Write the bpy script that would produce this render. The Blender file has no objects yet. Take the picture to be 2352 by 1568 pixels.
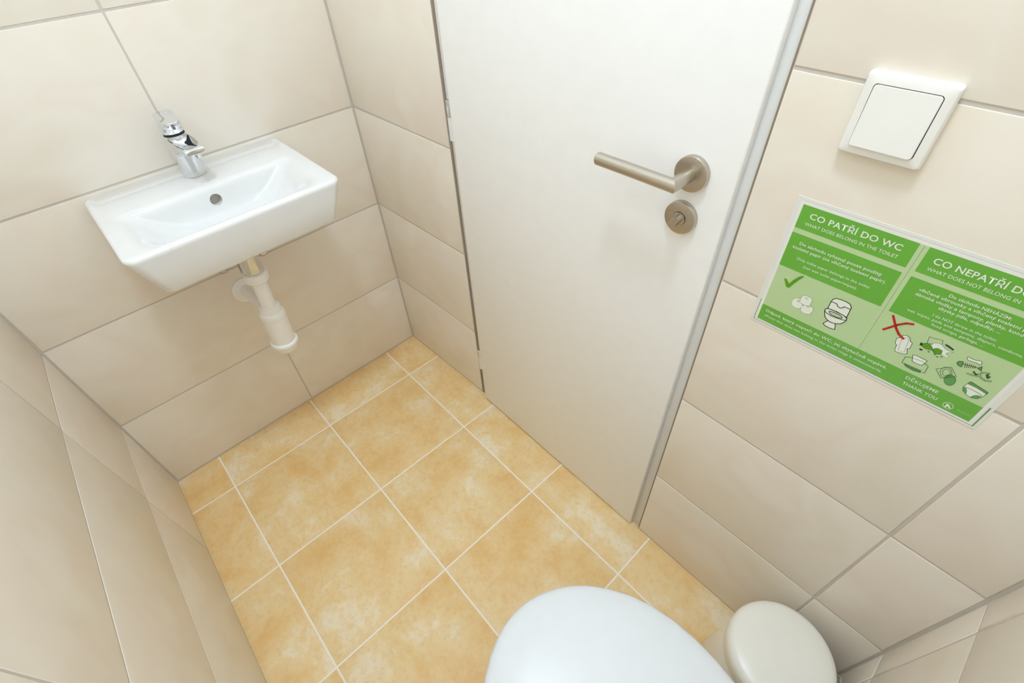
import bpy, bmesh, math, random
from mathutils import Matrix, Vector
scene = bpy.context.scene
COL = scene.collection
PI = math.pi

# ------------------------------------------------------------------ camera
cam_d = bpy.data.cameras.new('camera'); cam = bpy.data.objects.new('camera', cam_d); COL.objects.link(cam)
cam_d.sensor_width = 36.0; cam_d.lens = 17.051; cam_d.clip_start = 0.01; cam_d.clip_end = 50
fw = Vector((-0.53652847, 0.45473011, -0.71088517)); rt = Vector((0.67791846, 0.7339261, -0.04217877)); up = Vector((-0.50255722, 0.50455229, 0.70204218))
CP = Vector((1.36555854, -0.62451399, 1.39551293))
cam.matrix_world = Matrix(((rt.x, up.x, -fw.x, CP.x), (rt.y, up.y, -fw.y, CP.y), (rt.z, up.z, -fw.z, CP.z), (0, 0, 0, 1)))
scene.camera = cam

# ------------------------------------------------------------------ world, exposure
world = bpy.data.worlds.new('world'); scene.world = world; world.use_nodes = True
world.node_tree.nodes['Background'].inputs[0].default_value = (0.0, 0.0, 0.0, 1)
world.node_tree.nodes['Background'].inputs[1].default_value = 0.0
scene.view_settings.view_transform = 'Standard'; scene.view_settings.look = 'None'
scene.view_settings.gamma = 1.0; scene.view_settings.use_curve_mapping = False
scene.view_settings.exposure = 0.0
scene.cycles.max_bounces = 14; scene.cycles.diffuse_bounces = 12; scene.cycles.glossy_bounces = 6
LAMP_POS = (1.06, -0.53)
LAMP_WATT = 14.2
LAMP_COL = (0.765, 0.895, 1.04)

# ------------------------------------------------------------------ room numbers (metres, from the tile grid)
W, L = 0.9334, 1.6438
SK_S, SK_C, SK_A = -0.0148, -0.0134, 0.0334      # the walls are a little out of square
SK_D, YD0 = -0.0053, 0.0099 + 0.0053 * 1.136
XS, XD = 0.4280, 1.1325                           # edges of the door opening in the tiles
ROWS = [0.0055, 0.3086, 0.6092, 0.9091, 1.2110, 1.5120, 1.8130, 2.1140]
CEIL = 2.75
def y_back(x): return YD0 + SK_D * x
def y_front(x): return -W + SK_C * x

# ------------------------------------------------------------------ helpers
def lin(r, g, b):
    f = lambda c: (c / 255) / 12.92 if c / 255 <= 0.04045 else ((c / 255 + 0.055) / 1.055) ** 2.4
    return (f(r), f(g), f(b), 1.0)
MATS = {}
def mat(name, col=(200, 200, 200), rough=0.5, metal=0.0, spec=0.5, coat=0.0, bump=None, noise=None):
    """plain procedural material: small noise in colour / roughness, optional bump (scale, strength)"""
    m = bpy.data.materials.new(name); m.use_nodes = True
    nt = m.node_tree; b = nt.nodes['Principled BSDF']
    b.inputs['Base Color'].default_value = lin(*col)
    b.inputs['Roughness'].default_value = rough
    b.inputs['Metallic'].default_value = metal
    b.inputs['Specular IOR Level'].default_value = spec
    b.inputs['Coat Weight'].default_value = coat
    b.inputs['Coat Roughness'].default_value = 0.08
    tc = nt.nodes.new('ShaderNodeTexCoord')
    n = nt.nodes.new('ShaderNodeTexNoise'); n.inputs['Scale'].default_value = (noise or (30, .02))[0]; n.inputs['Detail'].default_value = 1
    nt.links.new(tc.outputs['Object'], n.inputs['Vector'])
    mx = nt.nodes.new('ShaderNodeMix'); mx.data_type = 'RGBA'
    a = (noise or (30, .02))[1]; c = lin(*col)
    mx.inputs['A'].default_value = (c[0] * (1 - a), c[1] * (1 - a), c[2] * (1 - a), 1)
    mx.inputs['B'].default_value = (min(1, c[0] * (1 + a)), min(1, c[1] * (1 + a)), min(1, c[2] * (1 + a)), 1)
    nt.links.new(n.outputs['Fac'], mx.inputs['Factor']); nt.links.new(mx.outputs['Result'], b.inputs['Base Color'])
    if bump:
        n2 = nt.nodes.new('ShaderNodeTexNoise'); n2.inputs['Scale'].default_value = bump[0]; n2.inputs['Detail'].default_value = 4
        nt.links.new(tc.outputs['Object'], n2.inputs['Vector'])
        bp = nt.nodes.new('ShaderNodeBump'); bp.inputs['Strength'].default_value = bump[1]; bp.inputs['Distance'].default_value = 0.001
        nt.links.new(n2.outputs['Fac'], bp.inputs['Height']); nt.links.new(bp.outputs['Normal'], b.inputs['Normal'])
    MATS[name] = m
    return m

def tile_mat(name, cols, big, small, rough, spec, bump, tint):
    """glazed tile: cloudy colour from noise, each tile with its own piece of the pattern (Object Info > Random)"""
    m = bpy.data.materials.new(name); m.use_nodes = True
    nt = m.node_tree; N = nt.nodes; K = nt.links; b = N['Principled BSDF']
    tc = N.new('ShaderNodeTexCoord'); oi = N.new('ShaderNodeObjectInfo')
    mul = N.new('ShaderNodeMath'); mul.operation = 'MULTIPLY'; mul.inputs[1].default_value = 37.0
    K.new(oi.outputs['Random'], mul.inputs[0])
    cmb = N.new('ShaderNodeCombineXYZ'); K.new(mul.outputs[0], cmb.inputs[0]); K.new(mul.outputs[0], cmb.inputs[2])
    add = N.new('ShaderNodeVectorMath'); add.operation = 'ADD'
    K.new(tc.outputs['Object'], add.inputs[0]); K.new(cmb.outputs[0], add.inputs[1])
    n1 = N.new('ShaderNodeTexNoise'); n1.inputs['Scale'].default_value = big[0]; n1.inputs['Detail'].default_value = big[1]
    n1.inputs['Roughness'].default_value = big[2]; n1.inputs['Distortion'].default_value = big[3]
    K.new(add.outputs[0], n1.inputs['Vector'])
    r1 = N.new('ShaderNodeValToRGB'); e = r1.color_ramp.elements
    e[0].position = cols[0][0]; e[0].color = lin(*cols[0][1]); e[1].position = cols[-1][0]; e[1].color = lin(*cols[-1][1])
    for p, c in cols[1:-1]:
        q = e.new(p); q.color = lin(*c)
    K.new(n1.outputs['Fac'], r1.inputs['Fac'])
    n2 = N.new('ShaderNodeTexNoise'); n2.inputs['Scale'].default_value = small[0]; n2.inputs['Detail'].default_value = 3 if bump < 0.1 else 4; n2.inputs['Roughness'].default_value = 0.65
    K.new(add.outputs[0], n2.inputs['Vector'])
    r2 = N.new('ShaderNodeValToRGB'); r2.color_ramp.elements[0].position = small[1]; r2.color_ramp.elements[1].position = small[2]
    r2.color_ramp.elements[0].color = (0, 0, 0, 1); r2.color_ramp.elements[1].color = (small[3],) * 3 + (1,)
    K.new(n2.outputs['Fac'], r2.inputs['Fac'])
    mx = N.new('ShaderNodeMix'); mx.data_type = 'RGBA'; mx.inputs['B'].default_value = lin(*tint)
    K.new(r2.outputs['Color'], mx.inputs['Factor']); K.new(r1.outputs['Color'], mx.inputs['A'])
    K.new(mx.outputs['Result'], b.inputs['Base Color'])
    b.inputs['Roughness'].default_value = rough; b.inputs['Specular IOR Level'].default_value = spec
    if bump < 0.1: MATS[name] = m; return m
    bn = N.new('ShaderNodeBump'); bn.inputs['Strength'].default_value = bump; bn.inputs['Distance'].default_value = 0.0012
    K.new(n2.outputs['Fac'], bn.inputs['Height']); K.new(bn.outputs['Normal'], b.inputs['Normal'])
    MATS[name] = m
    return m

M_WALL = tile_mat('beige wall tile', [(0.30, (230, 222, 208)), (0.46, (234, 228, 218)), (0.58, (233, 224, 213)), (0.72, (237, 232, 223))],
                  (5.0, 2.0, 0.5, 0.3), (16, 0.55, 0.75, 0.12), 0.34, 0.35, 0.06, (226, 213, 194))
M_FLOOR = tile_mat('ochre floor tile', [(0.35, (231, 192, 130)), (0.45, (234, 202, 146)), (0.51, (236, 209, 158)), (0.56, (237, 212, 164)), (0.64, (241, 227, 198))],
                   (6.5, 7.0, 0.66, 0.22), (75, 0.48, 0.78, 0.45), 0.42, 0.35, 0.12, (214, 174, 112))
M_GROUT = mat('grey wall grout', (204, 198, 190), 0.9, spec=0.1)
M_FGROUT = mat('pale floor grout', (246, 240, 232), 0.9, spec=0.1)
M_PLASTER = mat('white plaster', (244, 244, 242), 0.9, spec=0.1)
M_DOOR = mat('white door laminate', (245, 246, 247), 0.42, spec=0.35)
M_FRAME = mat('white painted steel', (226, 228, 229), 0.38, spec=0.4)
M_CER = mat('white glazed ceramic', (228, 229, 230), 0.08, spec=0.5, coat=0.4)
M_CHROME = mat('polished chrome', (226, 229, 233), 0.05, metal=1.0)
M_STEEL = mat('brushed stainless steel', (196, 188, 176), 0.30, metal=1.0, bump=(250, 0.12))
M_PLAST = mat('white pipe plastic', (245, 244, 243), 0.30, spec=0.45)
M_SWITCH = mat('white switch plastic', (238, 238, 235), 0.3, spec=0.4)
M_DARK = mat('dark gap', (40, 38, 36), 0.8, spec=0.1)
M_RUBBER = mat('black gasket rubber', (22, 18, 22), 0.5)
M_SEAT = mat('white toilet seat plastic', (222, 226, 231), 0.28, spec=0.5)
M_BIN = mat('off-white bin plastic', (235, 234, 226), 0.3, spec=0.4)
M_GREYP = mat('translucent grey plastic', (150, 146, 134), 0.4)

def link(name, me, m=None, parent=None):
    o = bpy.data.objects.new(name, me); COL.objects.link(o)
    if m is not None and not me.materials: me.materials.append(m)
    if parent is not None: o.parent = parent
    return o
def finish(bm, name, smooth=True, angle=0.6):
    bmesh.ops.recalc_face_normals(bm, faces=bm.faces)
    me = bpy.data.meshes.new(name)
    if smooth:
        for f in bm.faces: f.smooth = True
        for e in bm.edges:
            if len(e.link_faces) == 2 and e.calc_face_angle(0) > angle: e.smooth = False
    bm.to_mesh(me); bm.free()
    return me
def obj(name, bm, m, parent=None, smooth=True, angle=0.6):
    return link(name, finish(bm, name, smooth, angle), m, parent)
def empty(name, loc, rz=0.0):
    o = bpy.data.objects.new(name, None); COL.objects.link(o); o.location = loc; o.rotation_euler = (0, 0, rz)
    o.empty_display_size = 0.05
    return o
def tag(o, label, cat, kind=None, group=None):
    o['label'] = label; o['category'] = cat
    if kind: o['kind'] = kind
    if group: o['group'] = group
    return o
def add_box(bm, x0, x1, y0, y1, z0, z1, bev=0.0, seg=1):
    g = bmesh.ops.create_cube(bm, size=1.0, matrix=Matrix.Translation(((x0 + x1) / 2, (y0 + y1) / 2, (z0 + z1) / 2)) @ Matrix.Diagonal((x1 - x0, y1 - y0, z1 - z0, 1)))
    if bev:
        es = list({e for v in g['verts'] for e in v.link_edges})
        bmesh.ops.bevel(bm, geom=es, offset=bev, segments=seg, affect='EDGES', profile=0.5)
def add_lathe(bm, prof, M=Matrix(), n=40, cap=True):
    """prof: [(radius, height)] turned about local Z, placed by M"""
    rings = []
    for r, h in prof:
        rings.append([bm.verts.new(M @ Vector((r * math.cos(2 * PI * k / n), r * math.sin(2 * PI * k / n), h))) for k in range(n)])
    for a, b in zip(rings, rings[1:]):
        for k in range(n): bm.faces.new((a[k], a[(k + 1) % n], b[(k + 1) % n], b[k]))
    if cap:
        bm.faces.new(rings[0][::-1]); bm.faces.new(rings[-1])
def axis(p, d):
    """matrix whose Z runs along d from p"""
    d = Vector(d).normalized()
    q = Vector((0, 0, 1)).rotation_difference(d)
    return Matrix.Translation(Vector(p)) @ q.to_matrix().to_4x4()
def add_tube(bm, pts, r, n=20, cap=True):
    pts = [Vector(p) for p in pts]
    rr = r if isinstance(r, (list, tuple)) else [r] * len(pts)
    rings = []; prev = None
    for i, p in enumerate(pts):
        a = pts[max(i - 1, 0)]; b = pts[min(i + 1, len(pts) - 1)]
        if 0 < i < len(pts) - 1: t = ((p - a).normalized() + (b - p).normalized()).normalized()
        else: t = (b - a).normalized()
        if prev is None:
            s = Vector((0, 0, 1)) if abs(t.z) < 0.9 else Vector((1, 0, 0))
            u = t.cross(s).normalized()
        else:
            u = (prev - t * prev.dot(t)).normalized()
        prev = u; v = t.cross(u)
        k = 1.0
        if 0 < i < len(pts) - 1:
            k = 1.0 / max(0.35, math.cos((p - a).angle(b - p) / 2))
        w = Vector((0, 0, 0))
        if 0 < i < len(pts) - 1:
            w = ((b - p).normalized() - (p - a).normalized())
            w = w.normalized() if w.length > 1e-6 else Vector((0, 0, 0))
        ring = []
        for j in range(n):
            q = (u * math.cos(2 * PI * j / n) + v * math.sin(2 * PI * j / n)) * rr[i]
            if w.length: q = q + w * (q.dot(w)) * (k - 1)
            ring.append(bm.verts.new(p + q))
        rings.append(ring)
    for a, b in zip(rings, rings[1:]):
        for k in range(n): bm.faces.new((a[k], a[(k + 1) % n], b[(k + 1) % n], b[k]))
    if cap:
        bm.faces.new(rings[0][::-1]); bm.faces.new(rings[-1])
def rrect(cx, cy, hx, hy, r, nseg=8, rb=None):
    """rounded rectangle as a list of (x, y), counter-clockwise, with extra points on the straight sides"""
    pts = []
    cs = [(1, 1, 0), (-1, 1, 90), (-1, -1, 180), (1, -1, 270)]
    corner = []
    rf = r
    for sx, sy, a0 in cs:
        r = rb if (rb is not None and sx < 0) else rf
        corner.append([(cx + sx * (hx - r) + r * math.cos(math.radians(a0 + 90 * k / nseg)), cy + sy * (hy - r) + r * math.sin(math.radians(a0 + 90 * k / nseg))) for k in range(nseg + 1)])
    for i in range(4):
        pts += corner[i]
        p, q = corner[i][-1], corner[(i + 1) % 4][0]
        for t in (0.25, 0.5, 0.75): pts.append((p[0] + (q[0] - p[0]) * t, p[1] + (q[1] - p[1]) * t))
    return pts
def loft(bm, rings, cap0=True, cap1=True):
    R = [[bm.verts.new(p) for p in ring] for ring in rings]
    n = len(R[0])
    for a, b in zip(R, R[1:]):
        for k in range(n): bm.faces.new((a[k], a[(k + 1) % n], b[(k + 1) % n], b[k]))
    if cap0: bm.faces.new(R[0][::-1])
    if cap1: bm.faces.new(R[-1])

# ------------------------------------------------------------------ tiles (meshes shared between alike pieces)
TILE_CACHE = {}
def tile_mesh(w, h, t, bev, m):
    key = (round(w, 4), round(h, 4), round(t, 4), m.name)
    if key not in TILE_CACHE:
        bm = bmesh.new()
        add_box(bm, -w / 2, w / 2, -h / 2, h / 2, -t, 0)
        top = [e for e in bm.edges if all(abs(v.co.z) < 1e-6 for v in e.verts)]
        bmesh.ops.bevel(bm, geom=top, offset=bev, segments=2, affect='EDGES', profile=0.6)
        me = finish(bm, m.name, True, 1.2); me.materials.append(m)
        TILE_CACHE[key] = me
    return TILE_CACHE[key]

random.seed(5)
G = 0.0044      # wall joint
def tiled_face(parent, M, xs, zs):
    """tiles on a wall face; M maps (along, inward, up) of the face into the parent's space, tile faces at inward = 0"""
    for a, b in zip(xs, xs[1:]):
        for c, d in zip(zs, zs[1:]):
            w, h = b - a - G, d - c - G
            if w < 0.004 or h < 0.004: continue
            o = link('wall_tile', tile_mesh(w, h, 0.008, 0.0012, M_WALL), None, parent)
            off = random.uniform(-0.0002, 0.0002)
            # tile mesh lies in its XY plane, face +Z -> along = X, up = Y, inward = Z
            Rm = Matrix(((-1, 0, 0, 0), (0, 0, 1, 0), (0, 1, 0, 0), (0, 0, 0, 1)))
            o.matrix_local = M @ Matrix.Translation(((a + b) / 2, off, (c + d) / 2)) @ Rm
def face_matrix(p, d):
    d = Vector((d[0], d[1], 0)).normalized(); n = Vector((-d.y, d.x, 0))
    return Matrix(((d.x, n.x, 0, p[0]), (d.y, n.y, 0, p[1]), (0, 0, 1, 0), (0, 0, 0, 1)))
def slab(bm, M, x0, x1, z0, z1, t=0.10, front=-0.0009):
    vs = [bm.verts.new(M @ Vector((x, y, z))) for x in (x0, x1) for y in (-t, front) for z in (z0, z1)]
    for q in ((0, 1, 3, 2), (4, 6, 7, 5), (0, 4, 5, 1), (2, 3, 7, 6), (0, 2, 6, 4), (1, 5, 7, 3)): bm.faces.new([vs[i] for i in q])
def wall(name, p, d, xs, label, x0=None, x1=None):
    M = face_matrix(p, d)
    x0 = xs[0] if x0 is None else x0; x1 = xs[-1] if x1 is None else x1
    bm = bmesh.new(); slab(bm, Matrix(), x0, x1, -0.02, ROWS[-1])
    o = obj(name, bm, M_GROUT, None, False); o.matrix_world = M
    tag(o, label, 'wall', 'structure')
    tiled_face(o, Matrix(), xs, ROWS)
    bm = bmesh.new(); slab(bm, Matrix(), x0, x1, ROWS[-1], CEIL, front=-0.001)
    obj('plaster', bm, M_PLASTER, o, False)
    return o

# corners of the room
cornA = (0.0, 0.0)
cornB = (SK_S * -W, y_front(SK_S * -W))
ln = math.hypot(cornB[0], cornB[1])
# sink wall (runs from the door-wall corner towards the viewer's left)
wall('wall_left', cornA, (cornB[0], cornB[1]), [0.0015, 0.4572, ln - 0.0015], 'beige tiled wall carrying the small washbasin', -0.12, ln + 0.12)
lf = L - cornB[0]
wall('wall_front', cornB, (1, SK_C), [0.0015, 0.3100 - cornB[0], 0.9219 - cornB[0], 1.5330 - cornB[0], lf - 0.0015], 'beige tiled wall at the lower left, facing the door', -0.12, lf + 0.12)
E0 = (L, y_front(L)); le = y_back(L) - y_front(L)
wall('wall_right', E0, (0, 1), [0.0015, 0.30, 0.905, le - 0.0015], 'shaded beige tiled wall behind the toilet and bin', -0.12, le + 0.12)
# door wall: narrow strip left of the door, wide part right of it, plaster above the door
bm = bmesh.new()
MA = face_matrix((XS, SK_A * XS), (-1, -SK_A)); MD = face_matrix((L, y_back(L)), (-1, -SK_D))
slab(bm, MA, 0.0, XS + 0.12, -0.02, ROWS[-1]); slab(bm, MD, -0.12, L - XD, -0.02, ROWS[-1])
wb = obj('wall_back', bm, M_GROUT, None, False)
tag(wb, 'beige tiled wall around the white door', 'wall', 'structure')
tiled_face(wb, MA, [-0.0016, XS - 0.0015], ROWS)
tiled_face(wb, MD, [0.0015, L - 1.5132, L - XD + 0.0016], ROWS)
bm = bmesh.new()
slab(bm, MA, 0.0, XS + 0.12, ROWS[-1], CEIL, front=-0.001); slab(bm, MD, -0.12, L - XD, ROWS[-1], CEIL, front=-0.001)
slab(bm, face_matrix((XD, 0.012), (-1, 0)), 0.0, XD - XS, 2.025, CEIL, front=0.0)
obj('plaster', bm, M_PLASTER, wb, False)

M_JOINT = mat('brown door joint', (150, 136, 118), 0.8, spec=0.2)
for x0, x1, y in ((XS + 0.0004, 0.4340, 0.0175), (1.1290, XD - 0.0004, 0.0135)):
    bm = bmesh.new(); add_box(bm, x0, x1, y, 0.06, 0.0, 2.02); obj('door_joint', bm, M_JOINT, wb, False)

# floor: slab in grout colour with square tiles
bm = bmesh.new(); add_box(bm, -0.10, L + 0.10, -W - 0.12, 0.16, -0.05, -0.0006)
fl = obj('floor', bm, M_FGROUT, None, False); tag(fl, 'ochre square-tiled floor with pale joints', 'floor', 'structure')
FS, FX0, FY0, FG = 0.336, 0.1626, -0.8031, 0.0044
gx = [-0.02] + [FX0 + FS * i for i in range(5)] + [L + 0.02]
gy = [-W - 0.045] + [FY0 + FS * j for j in range(3)] + [0.15]
for a, b in zip(gx, gx[1:]):
    for c, d in zip(gy, gy[1:]):
        o = link('floor_tile', tile_mesh(b - a - FG, d - c - FG, 0.008, 0.0009, M_FLOOR), None, fl)
        o.location = ((a + b) / 2, (c + d) / 2, random.uniform(-0.00015, 0.00015))
# ceiling and its lamp
bm = bmesh.new(); add_box(bm, -0.1, L + 0.1, -W - 0.12, 0.12, CEIL, CEIL + 0.08)
ce = obj('ceiling', bm, M_PLASTER, None, False); tag(ce, 'plain white ceiling above the small toilet room', 'ceiling', 'structure')
lamp = empty('ceiling_lamp', (LAMP_POS[0], LAMP_POS[1], CEIL)); tag(lamp, 'round white ceiling lamp over the middle of the room', 'lamp')
bm = bmesh.new(); add_lathe(bm, [(0.165, 0.0), (0.165, -0.02), (0.150, -0.022)], n=48); obj('lamp_base', bm, M_FRAME, lamp)
md = bpy.data.materials.new('lit opal diffuser'); md.use_nodes = True
bs = md.node_tree.nodes['Principled BSDF']; bs.inputs['Base Color'].default_value = (0.9, 0.9, 0.9, 1)
bs.inputs['Emission Color'].default_value = (0.75, 0.895, 1.06, 1); bs.inputs['Emission Strength'].default_value = 3.0; md.cycles.emission_sampling = 'NONE'
bm = bmesh.new(); add_lathe(bm, [(0.148, -0.0225), (0.147, -0.0235), (0.146, -0.0240), (0.10, -0.0245), (0.05, -0.0248), (0.002, -0.0250)], n=48); obj('diffuser', bm, md, lamp)

# the lamp's light: a disc just under the diffuser
ld = bpy.data.lights.new('lamp_light', 'AREA'); ld.shape = 'DISK'; ld.size = 0.292; ld.energy = LAMP_WATT; ld.color = LAMP_COL
lo = bpy.data.objects.new('lamp_light', ld); COL.objects.link(lo); lo.parent = lamp; lo.location = (0, 0, -0.027)

# ------------------------------------------------------------------ door and its frame
fr = empty('trim_1', (0.78, 0.02, 0.0)); tag(fr, 'white steel door frame set in the beige tiles', 'door frame', 'structure')
def fbox(name, m, par, off, x0, x1, y0, y1, z0, z1, bev=0.0, seg=1):
    bm = bmesh.new(); add_box(bm, x0 - off[0], x1 - off[0], y0 - off[1], y1 - off[1], z0 - off[2], z1 - off[2], bev, seg)
    return obj(name, bm, m, par)
FO = (0.78, 0.02, 0.0)
fbox('jamb', M_FRAME, fr, FO, 0.4325, 0.4680, 0.0195, 0.115, 0.0, 2.020, 0.0015, 2)
fbox('jamb', M_FRAME, fr, FO, 1.1000, 1.1300, 0.0165, 0.115, 0.0, 2.020, 0.0015, 2)
fbox('head', M_FRAME, fr, FO, 0.4680, 1.1000, 0.0195, 0.115, 1.972, 2.020, 0.0015, 2)

DL0, DL1, DY = 0.4580, 1.1062, 0.0022       # leaf edges and face
DO = Vector((0.782, DY, 0.006))
door = empty('door_1', DO); door.rotation_euler = (0, 0.0066, 0)
tag(door, 'plain white closed door with brushed steel lever handle', 'door', 'structure')
bm = bmesh.new()
add_box(bm, DL0 - DO.x, DL1 - DO.x, 0.0, 0.0155, 0.0, 1.976, 0.0035, 3)
add_box(bm, DL0 - DO.x + 0.015, DL1 - DO.x - 0.015, 0.0150, 0.040, 0.0, 1.960)
obj('door_leaf', bm, M_DOOR, door)
# lever handle: rose, collar, lever
hx, hz = 1.0415 - DO.x, 1.063 - DO.z
bm = bmesh.new()
M = axis((hx, 0, hz), (0, -1, 0))
add_lathe(bm, [(0.0262, 0.0), (0.0262, 0.0075), (0.0255, 0.0088), (0.0245, 0.0092), (0.0145, 0.0092)], M, 56, True)
rose = obj('handle_rose', bm, M_STEEL, door, angle=0.5)
bm = bmesh.new(); add_lathe(bm, [(0.0140, 0.0085), (0.0140, 0.0098), (0.0105, 0.0099)], M, 40); obj('rose_collar', bm, M_STEEL, rose, angle=0.5)
bm = bmesh.new()
add_tube(bm, [(hx, -0.009, hz), (hx, -0.030, hz), (hx, -0.0515, hz), (hx - 0.06, -0.0515, hz - 0.001), (hx - 0.132, -0.0515, hz - 0.003), (hx - 0.1335, -0.0515, hz - 0.003)], [0.0098] * 4 + [0.0098, 0.0088], 28)
obj('lever', bm, M_STEEL, rose, angle=0.5)
# bathroom thumb turn below
lx, lz = 1.0405 - DO.x, 0.9925 - DO.z
M = axis((lx, 0, lz), (0, -1, 0))
bm = bmesh.new(); add_lathe(bm, [(0.0262, 0.0), (0.0262, 0.0075), (0.0255, 0.0088), (0.0245, 0.0092), (0.0112, 0.0092), (0.0108, 0.0080)], M, 56)
lock = obj('lock_rose', bm, M_STEEL, door, angle=0.5); lock['label'] = 'round brushed steel rose with thumb turn'
bm = bmesh.new()
Mt = M @ Matrix.Rotation(math.radians(62), 4, 'Z')
prof = []
for k in range(24):
    a = 2 * PI * k / 24; prof.append((math.cos(a) * 0.0104, math.sin(a) * 0.0104))
rings = []
for h, f in ((0.0075, 1.0), (0.0112, 1.0), (0.0122, 0.62), (0.0150, 0.50), (0.0235, 0.46), (0.0245, 0.40)):
    rings.append([Mt @ Vector((x, max(-0.0104 * f, min(0.0104 * f, y)), h)) for x, y in prof])
loft(bm, rings); obj('thumb_turn', bm, M_STEEL, lock, angle=0.45)
# hinges
for i, zc in enumerate((0.985, 0.205, 1.765)):
    bm = bmesh.new(); p = Vector((0.4525, 0.0065, zc)) - DO
    add_lathe(bm, [(0.0045, -0.047), (0.0068, -0.046), (0.0070, -0.044), (0.0070, 0.004), (0.0062, 0.0045)], Matrix.Translation(p), 24)
    h = obj('hinge', bm, M_FRAME, door)
    bm = bmesh.new(); add_lathe(bm, [(0.0066, 0.0046), (0.0066, 0.038), (0.0060, 0.040), (0.0035, 0.041)], Matrix.Translation(p), 24)
    add_box(bm, p.x + 0.003, p.x + 0.016, p.y + 0.002, p.y + 0.006, p.z + 0.006, p.z + 0.03)
    obj('hinge_sleeve', bm, M_CHROME, h)['label'] = 'galvanised steel upper sleeve of the hinge'

# ------------------------------------------------------------------ washbasin
BY = -0.4564
WROT = math.atan2(0.0148, 1.0)
bas = empty('washbasin', (SK_S * BY + 0.0006, BY, 0.90), WROT)
tag(bas, 'small white rectangular ceramic washbasin hung on the tiled wall', 'washbasin')
HX, HY = 0.342, 0.2225
def ring(x0, x1, hy, r, z, rb=None): return [(x, y, z) for x, y in rrect((x0 + x1) / 2, 0, (x1 - x0) / 2, hy, r, 8, rb)]
bm = bmesh.new()
R = []
R.append(ring(0.05, 0.300, 0.150, 0.03, -0.094))
R.append(ring(0.0, 0.326, 0.183, 0.012, -0.0955))
R.append(ring(0.0, 0.3315, 0.1880, 0.0165, -0.0945))
R.append(ring(0.0, 0.3345, 0.1905, 0.018, -0.090))
R.append(ring(0.0, 0.3385, 0.2065, 0.020, -0.045))
R.append(ring(0.0, 0.3415, 0.2200, 0.022, -0.011))
R.append(ring(0.0, 0.3415, 0.2218, 0.022, -0.0065))
R.append(ring(0.0003, 0.3395, 0.2210, 0.021, -0.0028))
R.append(ring(0.0012, 0.3362, 0.2188, 0.019, -0.0008))
R.append(ring(0.0028, 0.3310, 0.2150, 0.016, 0.0))
# the deck falls softly into the bowl
for x0, x1, hy, rad, z in ((0.132, 0.3250, 0.197, 0.045, -0.0005), (0.140, 0.3215, 0.189, 0.060, -0.0022), (0.1445, 0.3180, 0.179, 0.070, -0.0070), (0.1475, 0.3150, 0.166, 0.075, -0.0165), (0.1500, 0.3120, 0.150, 0.076, -0.031),
                          (0.1530, 0.3070, 0.132, 0.074, -0.046), (0.1580, 0.2990, 0.110, 0.068, -0.060), (0.1680, 0.2870, 0.085, 0.057, -0.071), (0.1850, 0.2680, 0.058, 0.040, -0.0775), (0.2040, 0.2480, 0.028, 0.0215, -0.080)):
    R.append(ring(x0, x1, hy, rad, z, min(rad, 0.020 - z * 0.35)))
loft(bm, R)
me = finish(bm, 'basin_bowl', True, 0.9)
bowl = link('basin_bowl', me, M_CER, bas)
# overflow opening bored into the back of the bowl
cb = bmesh.new(); add_lathe(cb, [(0.0128, -0.016), (0.0128, 0.030)], axis((0.145, 0.0, -0.0335), (1, 0, 0.12)), 40)
cut = link('cutter', finish(cb, 'cutter', False), M_CER)
cut.parent = bas
bo = bowl.modifiers.new('bore', 'BOOLEAN'); bo.operation = 'DIFFERENCE'; bo.object = cut; bo.solver = 'EXACT'
bpy.context.view_layer.update()
dg = bpy.context.evaluated_depsgraph_get()
nm = bpy.data.meshes.new_from_object(bowl.evaluated_get(dg)); bowl.modifiers.clear(); bowl.data = nm; nm.name = 'basin_bowl'
bpy.data.objects.remove(cut, do_unlink=True)
M_OVF = mat('shade-grey overflow throat', (186, 178, 164), 0.4)  # beige-grey colour paints the shade inside the overflow hole
bm = bmesh.new(); add_lathe(bm, [(0.0126, -0.0150), (0.0126, -0.0142), (0.003, -0.0138)], axis((0.145, 0.0, -0.0335), (1, 0, 0.12)), 36); obj('overflow_back', bm, M_OVF, bas)
bm = bmesh.new(); add_lathe(bm, [(0.030, 0.0), (0.030, 0.0012), (0.026, 0.0030), (0.004, 0.0034)], Matrix.Translation((0.226, 0, -0.0800)), 40); obj('drain_plug', bm, M_CHROME, bas)

# ------------------------------------------------------------------ mixer tap on the basin
tap = empty('mixer_tap', (0.0665, -0.4552, 0.9002), math.radians(4.0))
tag(tap, 'chrome single-lever mixer tap standing on the washbasin', 'tap')
bm = bmesh.new()
add_lathe(bm, [(0.0246, 0.0), (0.0248, 0.0012), (0.0244, 0.004), (0.0236, 0.035), (0.0230, 0.070), (0.0226, 0.088), (0.0222, 0.0915)], n=48)
tb = obj('tap_body', bm, M_CHROME, tap, angle=0.7)
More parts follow.
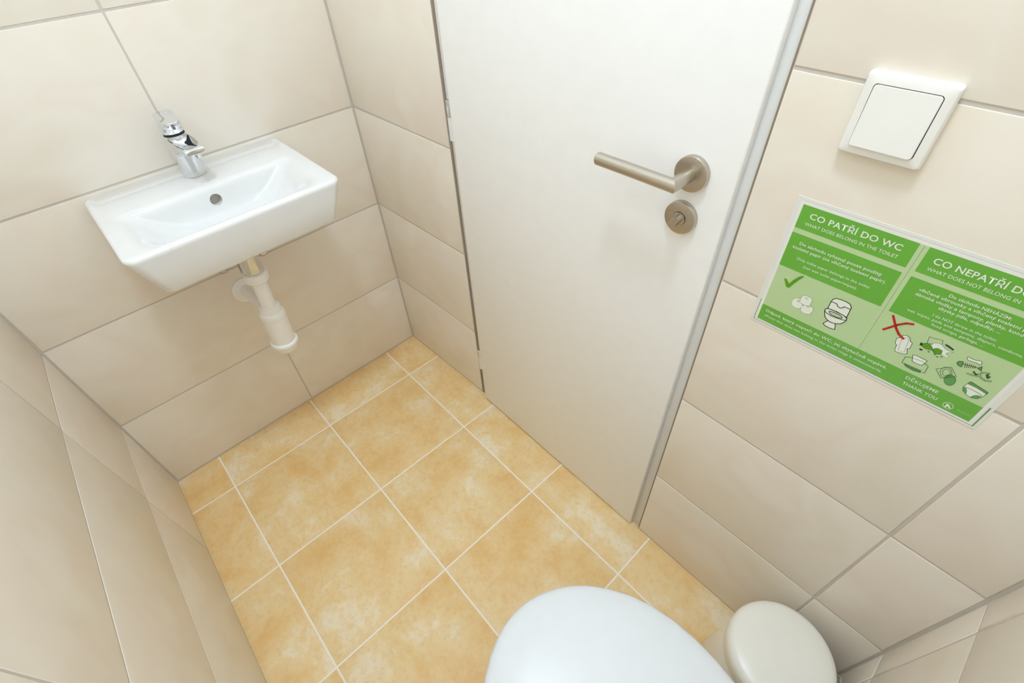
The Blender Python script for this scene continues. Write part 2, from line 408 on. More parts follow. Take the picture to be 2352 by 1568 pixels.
# spout: cross-sections along x, with a hollow along its top
bm = bmesh.new(); R = []
def spsec(x, hw, zt, zb, dip):
    q = []
    n = 8
    # top edge from +y to -y with the hollow, then round the bottom
    for k in range(n + 1):
        t = 1 - 2 * k / n; q.append((x, hw * t, zt - dip * (1 - t * t) ** 1.2 - 0.0012 * (abs(t) ** 8)))
    zc = (zt + zb) / 2
    for k in range(1, 13):
        a = PI * k / 13; q.append((x, -hw * (abs(math.cos(a)) ** 0.55) * (1 if math.cos(a) > 0 else -1), zt - 0.004 - (zt - 0.004 - zb) * (math.sin(a) ** 0.6)))
    return q
for x, hw, zt, zb, dip in ((-0.012, 0.0195, 0.0890, 0.040, 0.000), (0.010, 0.0222, 0.0895, 0.043, 0.0004), (0.024, 0.0222, 0.0893, 0.050, 0.0075), (0.045, 0.0215, 0.0885, 0.0600, 0.0105), (0.068, 0.0210, 0.0872, 0.0665, 0.0085), (0.086, 0.0206, 0.0860, 0.0695, 0.0040), (0.095, 0.0202, 0.0852, 0.0705, 0.0006), (0.099, 0.0196, 0.0838, 0.0712, 0.0), (0.101, 0.0182, 0.0815, 0.0735, 0.0)):
    R.append(spsec(x, hw, zt, zb, dip))
loft(bm, R); obj('spout', bm, M_CHROME, tap, angle=0.7)
bm = bmesh.new(); add_lathe(bm, [(0.0112, 0.0740), (0.0112, 0.0635), (0.0104, 0.0625), (0.0092, 0.0640)], Matrix.Translation((0.087, 0, 0)), 32); obj('aerator', bm, M_CHROME, tap, angle=0.5)
bm = bmesh.new(); add_lathe(bm, [(0.0214, 0.0905), (0.0214, 0.0965)], n=40); obj('gasket_ring', bm, M_RUBBER, tap)
# lever: a block that grows out of the round ring into a flat top plate, higher at the back, with a lip to the front
bm = bmesh.new()
TOPP = ((-0.0222, 0.0), (-0.0215, 0.0110), (-0.0185, 0.0180), (-0.008, 0.0205), (0.006, 0.0195), (0.020, 0.0178), (0.0315, 0.0160), (0.0355, 0.0120), (0.0368, 0.0060))
TOPP = list(TOPP) + [(0.0372, 0.0)] + [(x, -y) for x, y in TOPP[:0:-1]]
def lev(k, t, zf):
    """t = 0: ring of the tap body, t = 1: outline of the top plate; zf = share of the height"""
    out = []
    for i, (x, y) in enumerate(TOPP):
        a = PI - PI * 2 * i / len(TOPP)
        cx, cy = 0.0226 * math.cos(a), 0.0226 * math.sin(a)
        zt = 0.1300 - 0.20 * x
        out.append(((cx * (1 - t) + x * t) * k, (cy * (1 - t) + y * t) * k, 0.0965 + (zt - 0.0965) * zf))
    return out
loft(bm, [lev(0.97, 0.0, 0.0), lev(1.0, 0.0, 0.03), lev(1.0, 0.03, 0.30), lev(0.985, 0.12, 0.55), lev(0.985, 0.45, 0.72), lev(0.99, 0.85, 0.82), lev(1.0, 1.0, 0.88), lev(1.0, 1.0, 0.97), lev(0.985, 1.0, 1.0), lev(0.90, 1.0, 1.012)])
lv = obj('lever', bm, M_CHROME, tap, angle=0.7)
bm = bmesh.new(); add_lathe(bm, [(0.0034, 0.0), (0.0034, 0.001), (0.0026, 0.0014)], axis((0.0238, 0, 0.1085), (1, 0, 0.0)), 20); obj('temperature_dot', bm, mat('grey tap mark', (120, 122, 126), 0.3), lv)

# ------------------------------------------------------------------ waste and bottle trap below the basin
tr = empty('bottle_trap', (0.20, -0.4535, 0.8035)); tr.rotation_euler = (math.radians(-3.2), 0, 0)
tag(tr, 'white plastic bottle trap with chrome waste under the washbasin', 'drain trap')
T0 = 0.8035
def tl(name, prof, m, par=tr, n=40):
    bm = bmesh.new(); add_lathe(bm, [(r, z - T0) for r, z in prof], n=n); return obj(name, bm, m, par, angle=0.6)
tl('chrome_waste', [(0.0243, 0.8030), (0.0243, 0.690), (0.0225, 0.687)], M_CHROME)
nut = tl('union_nut', [(0.0250, 0.6905), (0.0285, 0.688), (0.0292, 0.680), (0.0285, 0.667), (0.0215, 0.660)], M_PLAST)
tl('inlet_pipe', [(0.0178, 0.662), (0.0178, 0.575)], M_PLAST)
tl('bottle_collar', [(0.0205, 0.5830), (0.0255, 0.5815), (0.0268, 0.577), (0.0268, 0.566), (0.0292, 0.564), (0.0318, 0.560), (0.0328, 0.553), (0.0318, 0.546), (0.0310, 0.543)], M_PLAST)
tl('bottle', [(0.0308, 0.545), (0.0312, 0.538), (0.0312, 0.462), (0.0300, 0.459)], M_PLAST)
cap = tl('bottle_cap', [(0.0318, 0.463), (0.0362, 0.461), (0.0370, 0.457), (0.0365, 0.452), (0.0335, 0.448), (0.0330, 0.440), (0.0295, 0.431), (0.0210, 0.425), (0.004, 0.423)], M_PLAST)
# outlet to the wall
bm = bmesh.new()
Mi = Matrix.Rotation(math.radians(3.2), 4, 'X')
def loc(x, y, z): return Mi @ (Vector((x, y, z)) - Vector((0.20, -0.4535, T0)))
add_tube(bm, [loc(0.192, -0.4655, 0.548), loc(0.155, -0.467, 0.5445), loc(0.145, -0.4673, 0.5440)], [0.0255, 0.0255, 0.0215], 28)
obj('outlet_nut', bm, M_PLAST, tr)
bm = bmesh.new(); add_tube(bm, [loc(0.150, -0.467, 0.5442), loc(0.010, -0.4735, 0.5320)], 0.0185, 28); obj('outlet_pipe', bm, M_PLAST, tr)
bm = bmesh.new(); add_tube(bm, [loc(0.0075, -0.4738, 0.5318), loc(0.0125, -0.4737, 0.5320), loc(0.0150, -0.4736, 0.5322)], [0.0385, 0.0385, 0.0350], 44); obj('wall_rosette', bm, M_PLAST, tr)
bm = bmesh.new(); add_tube(bm, [loc(0.170, -0.4818, 0.800), loc(0.170, -0.4815, 0.668)], 0.0022, 10); obj('pull_rod', bm, M_STEEL, tr)
# angle valves on the wall behind
for i, (y, lab) in enumerate(((-0.5045, 'small chrome angle valve on the wall left of the trap'), (-0.3955, 'small chrome angle valve on the wall right of the trap'))):
    x0 = SK_S * y
    v = empty('angle_valve', (x0, y, 0.645), WROT); tag(v, lab, 'valve', group='angle valves under the washbasin')
    bm = bmesh.new(); add_lathe(bm, [(0.024, 0.0), (0.024, 0.003), (0.016, 0.008)], axis((0, 0, 0), (1, 0, 0)), 28); obj('valve_rosette', bm, M_CHROME, v)
    bm = bmesh.new(); add_lathe(bm, [(0.0095, 0.007), (0.0095, 0.050), (0.008, 0.052)], axis((0, 0, 0), (1, 0, 0)), 20); obj('valve_body', bm, M_CHROME, v)
    bm = bmesh.new(); add_lathe(bm, [(0.006, -0.017), (0.0105, -0.014), (0.0115, -0.008), (0.0105, -0.002), (0.008, 0.02), (0.006, 0.045)], Matrix.Translation((0.036, 0, 0)), 20); obj('valve_spindle', bm, M_STEEL, v)

# ------------------------------------------------------------------ light switch
sw = empty('light_switch', (1.2515, y_back(1.2515), 1.1845)); sw.rotation_euler = (0, math.radians(-0.6), SK_D)
tag(sw, 'square white single-rocker light switch on the tiles above the green sign', 'light switch')
def rr3(h, r, y, dz=0.0): return [(-x, y, z + dz) for x, z in rrect(0, 0, h, h, r, 6)]
bm = bmesh.new()
loft(bm, [rr3(0.0405, 0.003, 0.0), rr3(0.0410, 0.0036, -0.0050), rr3(0.0402, 0.0036, -0.0085), rr3(0.0390, 0.0038, -0.0103), rr3(0.0383, 0.004, -0.0106), rr3(0.0312, 0.0038, -0.0112), rr3(0.0308, 0.0036, -0.0085)])
obj('switch_frame', bm, M_SWITCH, sw, angle=0.5)
def rr4(h, r, y, tilt):
    return [(-x, y - tilt * (-z / h), z) for x, z in rrect(0, 0, h, h, r, 6)]
bm = bmesh.new()
loft(bm, [rr4(0.0302, 0.0034, -0.0088, 0.0), rr4(0.0304, 0.0034, -0.0122, 0.0016), rr4(0.0298, 0.0030, -0.0130, 0.0016)])
obj('rocker', bm, M_SWITCH, sw, angle=0.5)
bm = bmesh.new(); add_box(bm, -0.0309, 0.0309, -0.0092, -0.0080, -0.0309, 0.0309); obj('rocker_gap', bm, M_DARK, sw)

# ------------------------------------------------------------------ toilet (wall hung, lid down)
TY = -0.4720
toi = empty('toilet', (L - 0.002, TY, 0.0)); tag(toi, 'white ceramic toilet with closed lid at the bottom of the view', 'toilet')
half = [(1.1490, 0.0), (1.1497, 0.014), (1.1525, 0.032), (1.1590, 0.053), (1.1700, 0.077), (1.1860, 0.102), (1.2080, 0.126), (1.2370, 0.1485), (1.2700, 0.1680), (1.3070, 0.1820), (1.3480, 0.1905), (1.3890, 0.1930), (1.4300, 0.1905), (1.4700, 0.1835), (1.5100, 0.1730), (1.5450, 0.1610), (1.5720, 0.1480), (1.5850, 0.1300), (1.5890, 0.0900)]
outl = [(x, y) for x, y in half] + [(x, -y) for x, y in half[:0:-1]]
LC = (1.385, 0.0)
def lidring(k, z, dx=0.0):
    return [(LC[0] + (x - LC[0]) * k + dx - (L - 0.002), y * k, z) for x, y in outl]
bm = bmesh.new()
loft(bm, [lidring(0.955, 0.4375), lidring(0.985, 0.4380), lidring(0.997, 0.4410), lidring(1.0, 0.4465), lidring(0.9975, 0.4515), lidring(0.990, 0.4555), lidring(0.975, 0.4585), lidring(0.94, 0.4612), lidring(0.86, 0.4640), lidring(0.70, 0.4665), lidring(0.45, 0.4680), lidring(0.15, 0.4685)])
obj('toilet_lid', bm, M_SEAT, toi, angle=1.0)
bm = bmesh.new()
loft(bm, [lidring(0.95, 0.4170), lidring(0.985, 0.4180), lidring(0.992, 0.4230), lidring(0.992, 0.4310), lidring(0.985, 0.4355), lidring(0.95, 0.4365)])
obj('toilet_seat', bm, M_SEAT, toi, angle=1.0)
bm = bmesh.new()
R = []
for z, k, x0 in ((0.070, 0.52, 0.10), (0.075, 0.56, 0.085), (0.12, 0.66, 0.05), (0.20, 0.80, 0.02), (0.28, 0.90, 0.006), (0.35, 0.955, 0.0), (0.40, 0.975, 0.0), (0.4120, 0.972, 0.0), (0.4165, 0.955, 0.0)):
    r = []
    for x, y in outl:
        # the back of the bowl runs straight into the wall
        xx = x if x < 1.46 else 1.46 + (x - 1.46) * (L - 0.002 - 1.46) / (1.589 - 1.46)
        t = (L - 0.002 - xx) / (L - 0.002 - 1.149)
        xx = L - 0.002 - (L - 0.002 - 1.149) * t * (0.25 + 0.75 * k) 
        yy = y * (k if x < 1.46 else k)
        r.append((xx - (L - 0.002), yy * 0.97, z))
    R.append(r)
loft(bm, R); obj('toilet_bowl', bm, M_CER, toi, angle=1.0)
for s in (-1, 1):
    bm = bmesh.new(); add_lathe(bm, [(0.012, -0.022), (0.014, -0.018), (0.014, 0.018), (0.012, 0.022)], axis((-0.045, 0.075 * s, 0.4310), (0, 1, 0)), 24); obj('lid_hinge', bm, M_CHROME, toi)

# ------------------------------------------------------------------ pedal bin in the corner
BX, BYY, BR = 1.5205, -0.1180, 0.0985
bn = empty('pedal_bin', (BX, BYY, 0.0)); tag(bn, 'round off-white waste bin with domed lid in the corner beside the toilet', 'waste bin')
bm = bmesh.new(); add_lathe(bm, [(0.095, 0.0), (0.1035, 0.003), (0.1050, 0.010), (0.1040, 0.020), (0.1010, 0.10), (0.0975, 0.235), (0.0950, 0.240)], n=64); obj('bin_body', bm, M_BIN, bn)
bm = bmesh.new(); add_lathe(bm, [(0.0945, 0.2395), (0.0985, 0.2405), (0.0990, 0.2440), (0.0990, 0.2660), (0.0972, 0.2735), (0.0925, 0.2795), (0.0850, 0.2830), (0.060, 0.2860), (0.030, 0.2872), (0.003, 0.2875)], n=64); obj('bin_lid', bm, M_BIN, bn, angle=0.7)
dirp = Vector((-0.55, -0.83, 0)).normalized()
bm = bmesh.new(); add_tube(bm, [dirp * 0.095 + Vector((0, 0, 0.012)), dirp * 0.135 + Vector((0, 0, 0.018)), dirp * 0.142 + Vector((0, 0, 0.018))], [0.006, 0.009, 0.007], 12); obj('pedal', bm, M_GREYP, bn)
# rear hinge bow
bm = bmesh.new()
pts = [(0.0935, 0.0150, 0.200), (0.1075, 0.0200, 0.225), (0.1085, 0.0260, 0.246), (0.0995, 0.0560, 0.250), (0.0880, 0.0620, 0.236), (0.0740, 0.0600, 0.205)]
add_tube(bm, pts, 0.0028, 10); obj('rear_bow', bm, M_GREYP, bn)
ART={
'tank':[(88.6,133.9),(88.5,121.7),(89.1,117.7),(92,114.5),(98.2,113.4),(104.8,113.3),(109.4,114.5),(112.4,118.4),(113.3,134.7),(100.2,132.8)],
'tankline':[(88.5,121.7),(95.8,121.7),(97.8,124.7),(101.2,125.7),(104.1,123.6),(104.8,121.3),(112.3,121.3)],
'bowl':[(87,139.7),(89.1,145.6),(92.6,149.6),(98.4,152),(105.1,151.1),(110.7,148),(113.7,142.8),(114.5,138.3),(113.9,135.5),(109.1,133.8),(97.8,133.1),(88.6,133.7),(86.6,136.4)],
'seat':[(87.1,139),(86.6,136.4),(88.6,133.7),(97.8,133.1),(109.1,133.8),(113.9,135.9),(114.7,139.1),(109.5,140.9),(97.2,142.4),(89.7,141.1)],
'hole':[(91.8,138),(92.6,136.3),(97.9,135.4),(105.8,135.9),(109.1,137.3),(108.5,139.5),(103.5,140.9),(95.6,140.4)],
'foot':[(95.8,151.5),(92.3,159),(95.9,161.1),(102.2,161.4),(108.3,160.1),(105.5,150.9),(100.2,152.1)],
'rollA':[(45.7,151.2),(44.6,145.7),(46,141),(50.2,138.5),(55.6,139.2),(59,145.8),(58.3,152.9),(52.9,155),(47.9,154.2)],
'rollB':[(54.6,142.9),(53.2,136.4),(54.7,130.5),(60.1,129.2),(65.8,129.7),(67.6,132.8),(67.7,142),(62.2,144.5),(57.1,144.4)],
'rollC':[(59.6,155),(58.4,148),(62.8,143.5),(68.7,142.4),(73,143.4),(74.1,148.8),(72.5,154.6),(66.8,156.8),(62.1,156.8)],
'rollhA':[(50,143.8),(51.1,140.9),(53.8,140.6),(54.3,143.1),(52.2,144.6)],
'rollhB':[(58,133.7),(58.8,131.7),(61.3,131.1),(62.7,132.4),(61.5,134),(59.4,134.6)],
'rollhC':[(64.1,145.1),(65.4,143.2),(67.9,143.1),(68.1,144.9),(65.9,145.9)],
'x1':[(155.6,105.1),(160,111.7),(165.2,119.2),(171.5,126),(178,129.3)],
'x2':[(155,128.7),(159.4,122.4),(164.8,114.4),(171.4,107.7),(177.6,105.1)],
'pad':[(172,132.7),(174.4,130.4),(176,125.1),(179.5,123.1),(183.7,125.4),(185.8,129.4),(188.1,129.7),(188.7,133),(189.4,138.5),(187.5,140.3),(190.4,147.1),(188.2,149.5),(183.4,150.8),(178.8,151.3),(177.2,148.4),(176.2,141.2),(174.1,141)],
'padin':[(176.4,128.9),(180.2,126.4),(183.4,127.6),(187.2,146.3),(184.8,148),(180.5,147.5)],
'receipt':[(198,112.3),(202.4,112),(206.8,110.7),(211,109.7),(212.5,115.7),(200.2,122.1)],
'blob':[(204.4,121.9),(205.7,117.8),(208.5,115.8),(212.5,115.7),(216.5,118.7),(220.8,120),(226,119),(221,122.9),(221.5,125.5),(225,126.8),(224.4,129.6),(217.9,128.2),(213.1,128.7),(208.4,125.9)],
'leafA':[(196.5,126.8),(197.6,123.7),(200.1,121.8),(203.2,122),(207.8,125.6),(209.2,127.4),(204.8,128.9),(200.7,129.3)],
'leafB':[(208.8,127.6),(209.1,124),(211.9,122),(216.5,122.7),(217.7,127.8),(214.5,129.8),(211.4,130.2)],
'blk1':[(195.4,128.5),(194.4,124.1),(197.2,124.2),(197.9,127.5)],
'blk2':[(215.1,114.3),(215,112.5),(219.4,113.2),(224.6,115.1),(224.4,116.7),(220.2,115.6)],
'dot0':[(197.2,134.2),(197.8,132.1),(200.9,132.5),(200.3,134.6)],
'dot1':[(205.6,132.1),(205.9,131.1),(207.7,131.4),(207.3,132.5)],
'dot2':[(212.2,131.7),(212.5,130.7),(214.2,131.1),(213.9,132.1)],
'dot3':[(215.5,133.6),(215.8,132.6),(217.5,132.9),(217.1,133.9)],
'dot4':[(218.6,131.2),(219,130.2),(220.6,130.5),(220.3,131.5)],
'pack':[(191,152),(198,149.2),(208.1,148.2),(215.8,151.3),(216.7,162.2),(212.9,163.8),(203.1,163.9),(191.6,162.3)],
'packlow':[(194.3,162),(203.9,161.8),(212.6,161.3),(212.7,164.8),(206,166.2),(196.8,165)],
'tissue':[(196,144.9),(199.9,143.9),(204.8,144.1),(211.6,144.7),(209.8,153.5),(204.9,154.3),(199.5,154)],
'cond':[(223.1,149.7),(233.7,138.5),(243.5,148),(232.7,159)],
'cc1':[(237.5,144.9),(238.6,148.3),(238.6,151.8),(237.6,154.6),(235.6,156.2),(233.1,156.3),(230.6,154.7),(228.6,151.9),(227.5,148.4),(227.5,144.9),(228.6,142.2),(230.6,140.6),(233,140.6),(235.5,142.1)],
'cc2':[(236.3,146.3),(237,148.5),(237,150.8),(236.3,152.6),(235.1,153.6),(233.5,153.6),(231.8,152.7),(230.5,150.8),(229.8,148.6),(229.8,146.3),(230.5,144.5),(231.8,143.5),(233.4,143.5),(235,144.5)],
'cc3':[(245.1,152.6),(246.3,156),(246.3,159.5),(245.3,162.4),(243.4,164),(240.9,164.1),(238.4,162.6),(236.4,159.8),(235.3,156.2),(235.2,152.7),(236.3,149.9),(238.2,148.3),(240.7,148.3),(243.1,149.8)],
'bone':[(239.4,119.4),(238.9,116.4),(240.8,116.4),(243.5,117),(247.7,116.3),(249.4,115),(251.6,114.9),(252.8,118),(251.9,119.9),(248.5,119.3),(244.7,120.2),(241.3,120.3)],
'fishhead':[(234.7,129.9),(235.4,126.6),(238.7,124.8),(239.9,128.7),(240.5,132.6),(237.7,132.6)],
'spine':[(239.7,128.2),(245.9,126.2),(253.6,124.6)],
'rib0':[(241.1,125),(243.2,131.5)],
'rib1':[(242.9,124.7),(244.7,130.6)],
'rib2':[(244.8,124.4),(246.2,129.7)],
'rib3':[(246.6,124.1),(247.7,128.8)],
'rib4':[(248.3,123.8),(249.2,127.9)],
'rib5':[(250.1,123.6),(250.7,127)],
'tail':[(252.7,125),(254.9,120.9),(256.7,126.8)],
'peel1':[(249.1,137.7),(253.1,137),(257.1,135.8),(257.9,132),(258.7,128.5),(262.2,126.4),(263.8,125.9)],
'peel2':[(258.1,132.5),(261.3,135.6),(265.3,136.6),(269.8,134.3)],
'peel3':[(263.8,125.9),(263.8,129.4),(265.8,131.9),(266.4,129.3)],
'peel4':[(252.4,131.9),(255.4,134),(257.2,132.9)],
'diaper':[(256.2,147),(257.1,145.5),(275.6,149.5),(275.6,152.5),(274.5,158.6),(272,164.2),(268,165.9),(262,165.2),(256.7,161.5),(254.8,156.3)],
'waist':[(256.2,147),(257.1,145.5),(275.6,149.5),(275.3,152.3),(265.4,150.2),(256.6,150)],
'legL':[(254.9,156.5),(257.3,156),(260,159.4),(262,164.4),(256.7,161.5)],
'legB':[(266.3,166),(267.5,161.8),(270.1,159.2),(274,158.3),(272.4,163.6),(269.2,165.8)],
'dline':[(257.1,155.6),(263.2,155.1),(270.8,155.9),(274,157.6)],
'check':[(23.3,117.8),(26.7,117.4),(31.5,122.9),(35.2,114.3),(40.2,106),(44.1,102.9),(45.6,104.1),(41.2,111.9),(37.4,120.4),(34.2,128),(31.9,129.7),(29.2,127.8)],
'arrow':[(254.7,195.8),(254.3,189.6),(256.5,189.2),(260.5,193.7),(258.9,194.5),(256.4,192.3),(256.3,195.6)]}
# ------------------------------------------------------------------ laminated sign (flat print built on its sheet; millimetres from its top left corner)
sg = empty('toilet_sign', (1.1905, y_back(1.1905) - 0.0002, 1.0768)); sg.rotation_euler = (0, -math.atan2(0.0036, 0.29), SK_D)
tag(sg, 'green laminated notice about toilet waste on the tiled wall', 'sign')
def smat(n, c, coat=0.25): return mat(n, c, 0.35, spec=0.4, coat=coat, noise=(20, 0.015))
S_FILM = smat('clear laminate film edge', (228, 230, 226)); S_PAPER = smat('white paper', (234, 235, 233)); S_PALE = smat('pale green print', (186, 213, 160))
S_GREEN = smat('green print', (104, 176, 60)); S_BAND = S_GREEN; S_WHITE = smat('white print', (232, 238, 228)); S_BLACK = smat('black ink', (38, 46, 40))
S_CHECK = smat('tick green print', (88, 160, 12)); S_RED = smat('red print', (196, 16, 20)); S_GREY = smat('grey ink', (120, 128, 118)); S_DKG = smat('dark green ink', (58, 98, 50))
S_MID = smat('mid green print', (96, 158, 82)); S_FAINT = smat('faint line ink', (190, 204, 190))
LAY = [0.0, 0.0009, 0.00104, 0.00118, 0.00132, 0.00146, 0.0016]
def P3(x, y, lay): return (x / 1000.0, -LAY[lay], -y / 1000.0)
def sheet(name, x0, x1, y0, y1, t0, t1, m, par):
    bm = bmesh.new(); add_box(bm, x0 / 1000, x1 / 1000, -t1, -t0, -y1 / 1000, -y0 / 1000); return obj(name, bm, m, par, False)
film = sheet('laminate', 0, 292, 0, 207.5, 0.0, 0.0006, S_FILM, sg)
paper = sheet('paper', 6.2, 286, 4.8, 203, 0.0005, 0.00082, S_PAPER, sg)
def area(name, rects, lay, m, par=paper):
    bm = bmesh.new()
    for x0, x1, y0, y1 in rects:
        bm.faces.new([bm.verts.new(P3(*p, lay)) for p in ((x0, y0), (x0, y1), (x1, y1), (x1, y0))])
    me = bpy.data.meshes.new(name); bm.to_mesh(me); bm.free(); return link(name, me, m, par)
def fix(me):
    # all print faces look into the room
    for p in me.polygons:
        if p.normal.y > 0: p.flip()
    return me
def fill(name, polys, lay, m, par=paper):
    from mathutils.geometry import tessellate_polygon
    V = []; F = []
    for pts in polys:
        q = [Vector((x, y, 0)) for x, y in pts]
        b = len(V); V += [P3(x, y, lay) for x, y in pts]
        F += [[b + i for i in t] for t in tessellate_polygon([q])]
    me = bpy.data.meshes.new(name); me.from_pydata(V, [], F); me.update(); fix(me); return link(name, me, m, par)
def stroke(name, lines, w, lay, m, par=paper):
    V = []; F = []
    for pts, closed in lines:
        n = len(pts)
        for i in range(n if closed else n - 1):
            a = Vector(pts[i]); b = Vector(pts[(i + 1) % n]); d = b - a
            if d.length < 1e-6: continue
            d.normalize(); s = Vector((-d.y, d.x)) * (w / 2); e = d * (w * 0.35)
            k = len(V); V += [P3(*q, lay) for q in (a - e + s, a - e - s, b + e - s, b + e + s)]; F.append((k, k + 1, k + 2, k + 3))
    me = bpy.data.meshes.new(name); me.from_pydata(V, [], F); me.update(); fix(me); return link(name, me, m, par)
def text(body, x0, x1, yb, cap, m, bold=0.0, lay=4, name='lettering'):
    """one printed line: fits x0..x1 (mm), baseline yb, capital height cap"""
    c = bpy.data.curves.new('line', 'FONT'); c.body = body; c.size = 1.0; c.resolution_u = 3; c.offset = bold
    c.space_character = 1.04
    o = bpy.data.objects.new('line', c); COL.objects.link(o); bpy.context.view_layer.update()
    me = bpy.data.meshes.new_from_object(o.evaluated_get(bpy.context.evaluated_depsgraph_get())); bpy.data.objects.remove(o, do_unlink=True)
    xs = [v.co.x for v in me.vertices]; a, b = min(xs), max(xs)
    sx = (x1 - x0) / (b - a); sy = cap / 0.695
    for v in me.vertices:
        v.co = Vector(P3(x0 + (v.co.x - a) * sx, yb - v.co.y * sy, lay))
    me.name = name; me.materials.clear(); me.update(); fix(me)
    return link(name, me, m, paper)
area('pale_ground', [(10, 282.5, 8.6, 200)], 1, S_PALE)
area('heading_panel', [(10, 139, 8.6, 41)], 2, S_GREEN); area('heading_panel', [(148.6, 282.5, 8.6, 41)], 2, S_GREEN)
area('text_panel', [(10, 139, 48.2, 100.4)], 2, S_GREEN); area('text_panel', [(148.6, 282.5, 48.2, 101.4)], 2, S_GREEN)
area('footer_band', [(10, 282.5, 172.2, 200)], 2, S_GREEN)
area('fold_line', [(143.6, 143.9, 8.6, 172.2)], 2, S_GREY)
for e, em in (((5.0, 5.8, 165, 204), S_MID), ((5.0, 287.6, 3.8, 4.2), S_FAINT), ((5.0, 287.6, 203.6, 204.0), S_GREY), ((287.2, 288.6, 168, 204), S_MID)): area('edge_line', [e], 1, em, film)
text('CO PATŘÍ DO WC', 22.5, 126.5, 24.2, 7.8, S_WHITE, 0.012)
text('WHAT DOES BELONG IN THE TOILET', 20.2, 127.2, 34.2, 4.3, S_WHITE)
text('Do záchodu vyhazují pouze použitý', 24, 122.6, 62.0, 4.2, S_WHITE, 0.008)
text('toaletní papír (ne vlhčený toaletní papír).', 17.3, 130.6, 69.4, 4.2, S_WHITE, 0.008)
text('Only toilet paper belongs in the toilet', 28.1, 118.4, 83.4, 3.8, S_WHITE)
text('(not wet toilet paper/wipes).', 39.6, 107.2, 91.6, 3.8, S_WHITE)
text('CO NEPATŘÍ DO WC', 158.6, 269.5, 25.4, 7.8, S_WHITE, 0.012)
text('WHAT DOES NOT BELONG IN THE TOILET', 157.2, 276.5, 35.0, 4.3, S_WHITE)
text('Do záchodu NEHÁZÍM:', 189.2, 245.7, 55.6, 3.9, S_WHITE, 0.008)
text('vlhčené ubrousky a vlhčený toaletní papír,', 162.3, 273.0, 61.6, 3.9, S_WHITE, 0.008)
text('dámské vložky a tampony, plenky, kondomy,', 161.9, 275.0, 68.2, 3.9, S_WHITE, 0.008)
text('zbytky jídla, odpadky, ...', 188.1, 246.5, 74.4, 3.9, S_WHITE, 0.008)
text('I do NOT throw in the toilet:', 187.9, 248.5, 85.3, 3.6, S_WHITE)
text('wet wipes, pads and tampons, diapers, condoms,', 163.9, 275.0, 91.2, 3.6, S_WHITE)
text('food scraps, garbage, ...', 192.1, 243.0, 97.2, 3.6, S_WHITE)
text('Odpad, který nepatří do WC, jej zbytečně ucpává.', 17.3, 182.4, 182.4, 4.6, S_WHITE, 0.008)
text('Waste that does not belong in the toilet clogs it unnecessarily.', 18.1, 180.4, 191.0, 3.8, S_WHITE)
text('DĚKUJEME', 204.7, 240.5, 182.4, 4.8, S_WHITE, 0.004)
text('THANK YOU', 205.3, 244.0, 192.3, 4.8, S_WHITE, 0.004)
# a web address too faint to read: only its small strokes
stroke('faint_lettering', [([(266.4 + 1.55 * k, 192.3), (266.4 + 1.55 * k, 190.6 - (0.9 if k in (1, 3, 7) else 0))], 0) for k in range(9)] + [([(266.9 + 1.55 * k, 190.7), (267.5 + 1.55 * k, 190.7)], 0) for k in (0, 2, 4, 5, 8)], 0.35, 4, S_PALE)
A = ART
fill('tick', [A['check']], 4, S_CHECK)
icon = lambda n, fills, lines: [fill(n, [A[k] for k in ks], ly, m) for ks, ly, m in fills] + [stroke(n + '_outline', [(A[k], c) for k, c in ks], w, ly, m) for ks, w, ly, m in lines]
icon('toilet_roll_drawing', [(['rollA'], 2, S_WHITE), (['rollC'], 3, S_WHITE), (['rollB'], 4, S_WHITE), (['rollhA'], 3, S_PALE), (['rollhC'], 4, S_PALE), (['rollhB'], 5, S_PALE)],
     [([('rollA', 1)], 0.35, 2, S_GREY), ([('rollC', 1)], 0.35, 3, S_GREY), ([('rollB', 1)], 0.4, 4, S_GREY)])
icon('toilet_drawing', [(['foot'], 2, S_WHITE), (['tank'], 2, S_WHITE), (['bowl'], 3, S_WHITE), (['hole'], 4, S_PALE)],
     [([('foot', 1)], 1.0, 3, S_BLACK), ([('tank', 1), ('tankline', 0)], 1.0, 3, S_BLACK), ([('bowl', 1)], 1.0, 4, S_BLACK), ([('seat', 1), ('hole', 1)], 0.9, 5, S_BLACK)])
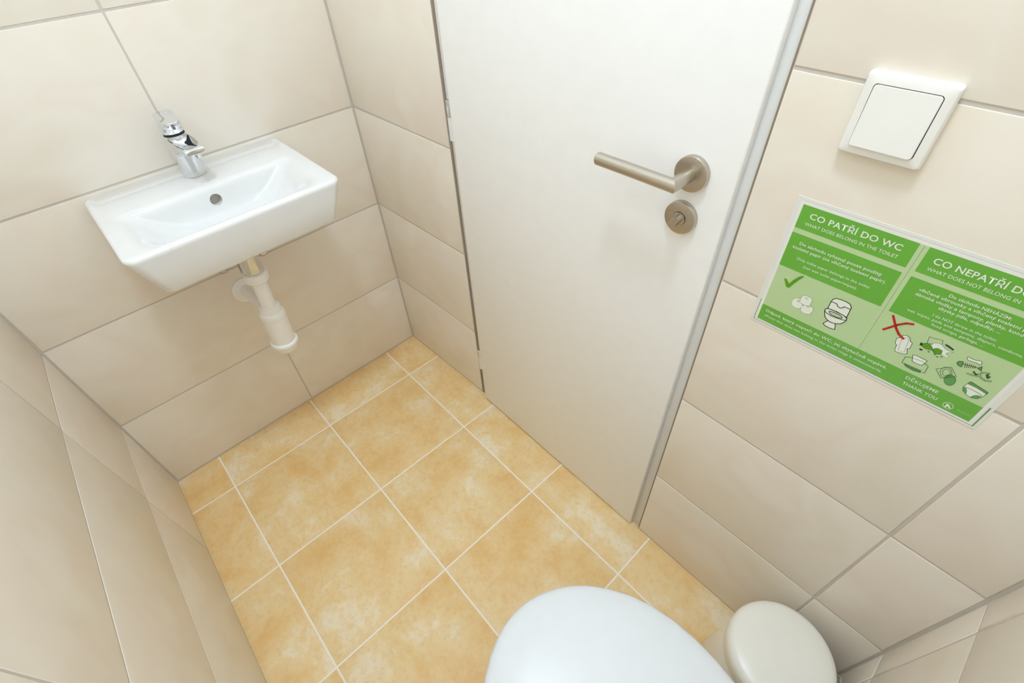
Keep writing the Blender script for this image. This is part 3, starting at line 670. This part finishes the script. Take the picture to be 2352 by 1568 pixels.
stroke('red_cross', [(A['x1'], 0), (A['x2'], 0)], 2.6, 5, S_RED)
icon('pad_drawing', [(['pad'], 2, S_WHITE)], [([('pad', 1)], 0.5, 3, S_BLACK), ([('padin', 1)], 0.35, 3, S_GREY)])
icon('litter_drawing', [(['blob'], 3, S_WHITE), (['leafA', 'leafB'], 4, S_CHECK), (['blk1', 'blk2', 'dot0', 'dot1', 'dot2', 'dot3', 'dot4'], 4, S_BLACK)],
     [([('receipt', 1)], 0.4, 2, S_BLACK), ([('blob', 1)], 0.3, 3, S_GREY), ([('leafA', 1), ('leafB', 1)], 0.4, 5, S_DKG)])
icon('wipes_drawing', [(['pack'], 2, S_PALE), (['packlow'], 3, S_MID), (['tissue'], 4, S_WHITE)], [([('pack', 1), ('packlow', 1)], 0.55, 4, S_DKG), ([('tissue', 1)], 0.5, 5, S_BLACK)])
icon('packet_drawing', [(['cc3'], 2, S_MID)], [([('cond', 1), ('cc1', 1), ('cc2', 1)], 0.45, 3, S_DKG), ([('cc3', 1)], 0.4, 3, S_DKG)])
icon('fish_drawing', [(['bone'], 3, S_WHITE), (['fishhead', 'tail'], 3, S_MID)], [([('bone', 1)], 0.4, 4, S_BLACK), ([('fishhead', 1), ('spine', 0), ('tail', 1)] + [('rib%d' % i, 0) for i in range(6)], 0.5, 4, S_BLACK)])
icon('peel_drawing', [], [([('peel1', 0), ('peel2', 0), ('peel3', 0), ('peel4', 0)], 1.9, 3, S_DKG), ([('peel1', 0), ('peel2', 0)], 0.9, 4, S_PALE)])
icon('diaper_drawing', [(['diaper'], 2, S_WHITE), (['waist', 'legL', 'legB'], 3, S_MID)], [([('diaper', 1), ('waist', 1), ('dline', 0)], 0.45, 4, S_DKG)])
ringpts = [(256.8 + 4.9 * math.cos(2 * PI * k / 28), 191.6 + 4.9 * math.sin(2 * PI * k / 28)) for k in range(28)]
stroke('emblem_ring', [(ringpts, 1)], 0.7, 4, S_WHITE); fill('emblem_arrow', [A['arrow']], 4, S_WHITE)

bpy.context.view_layer.update()
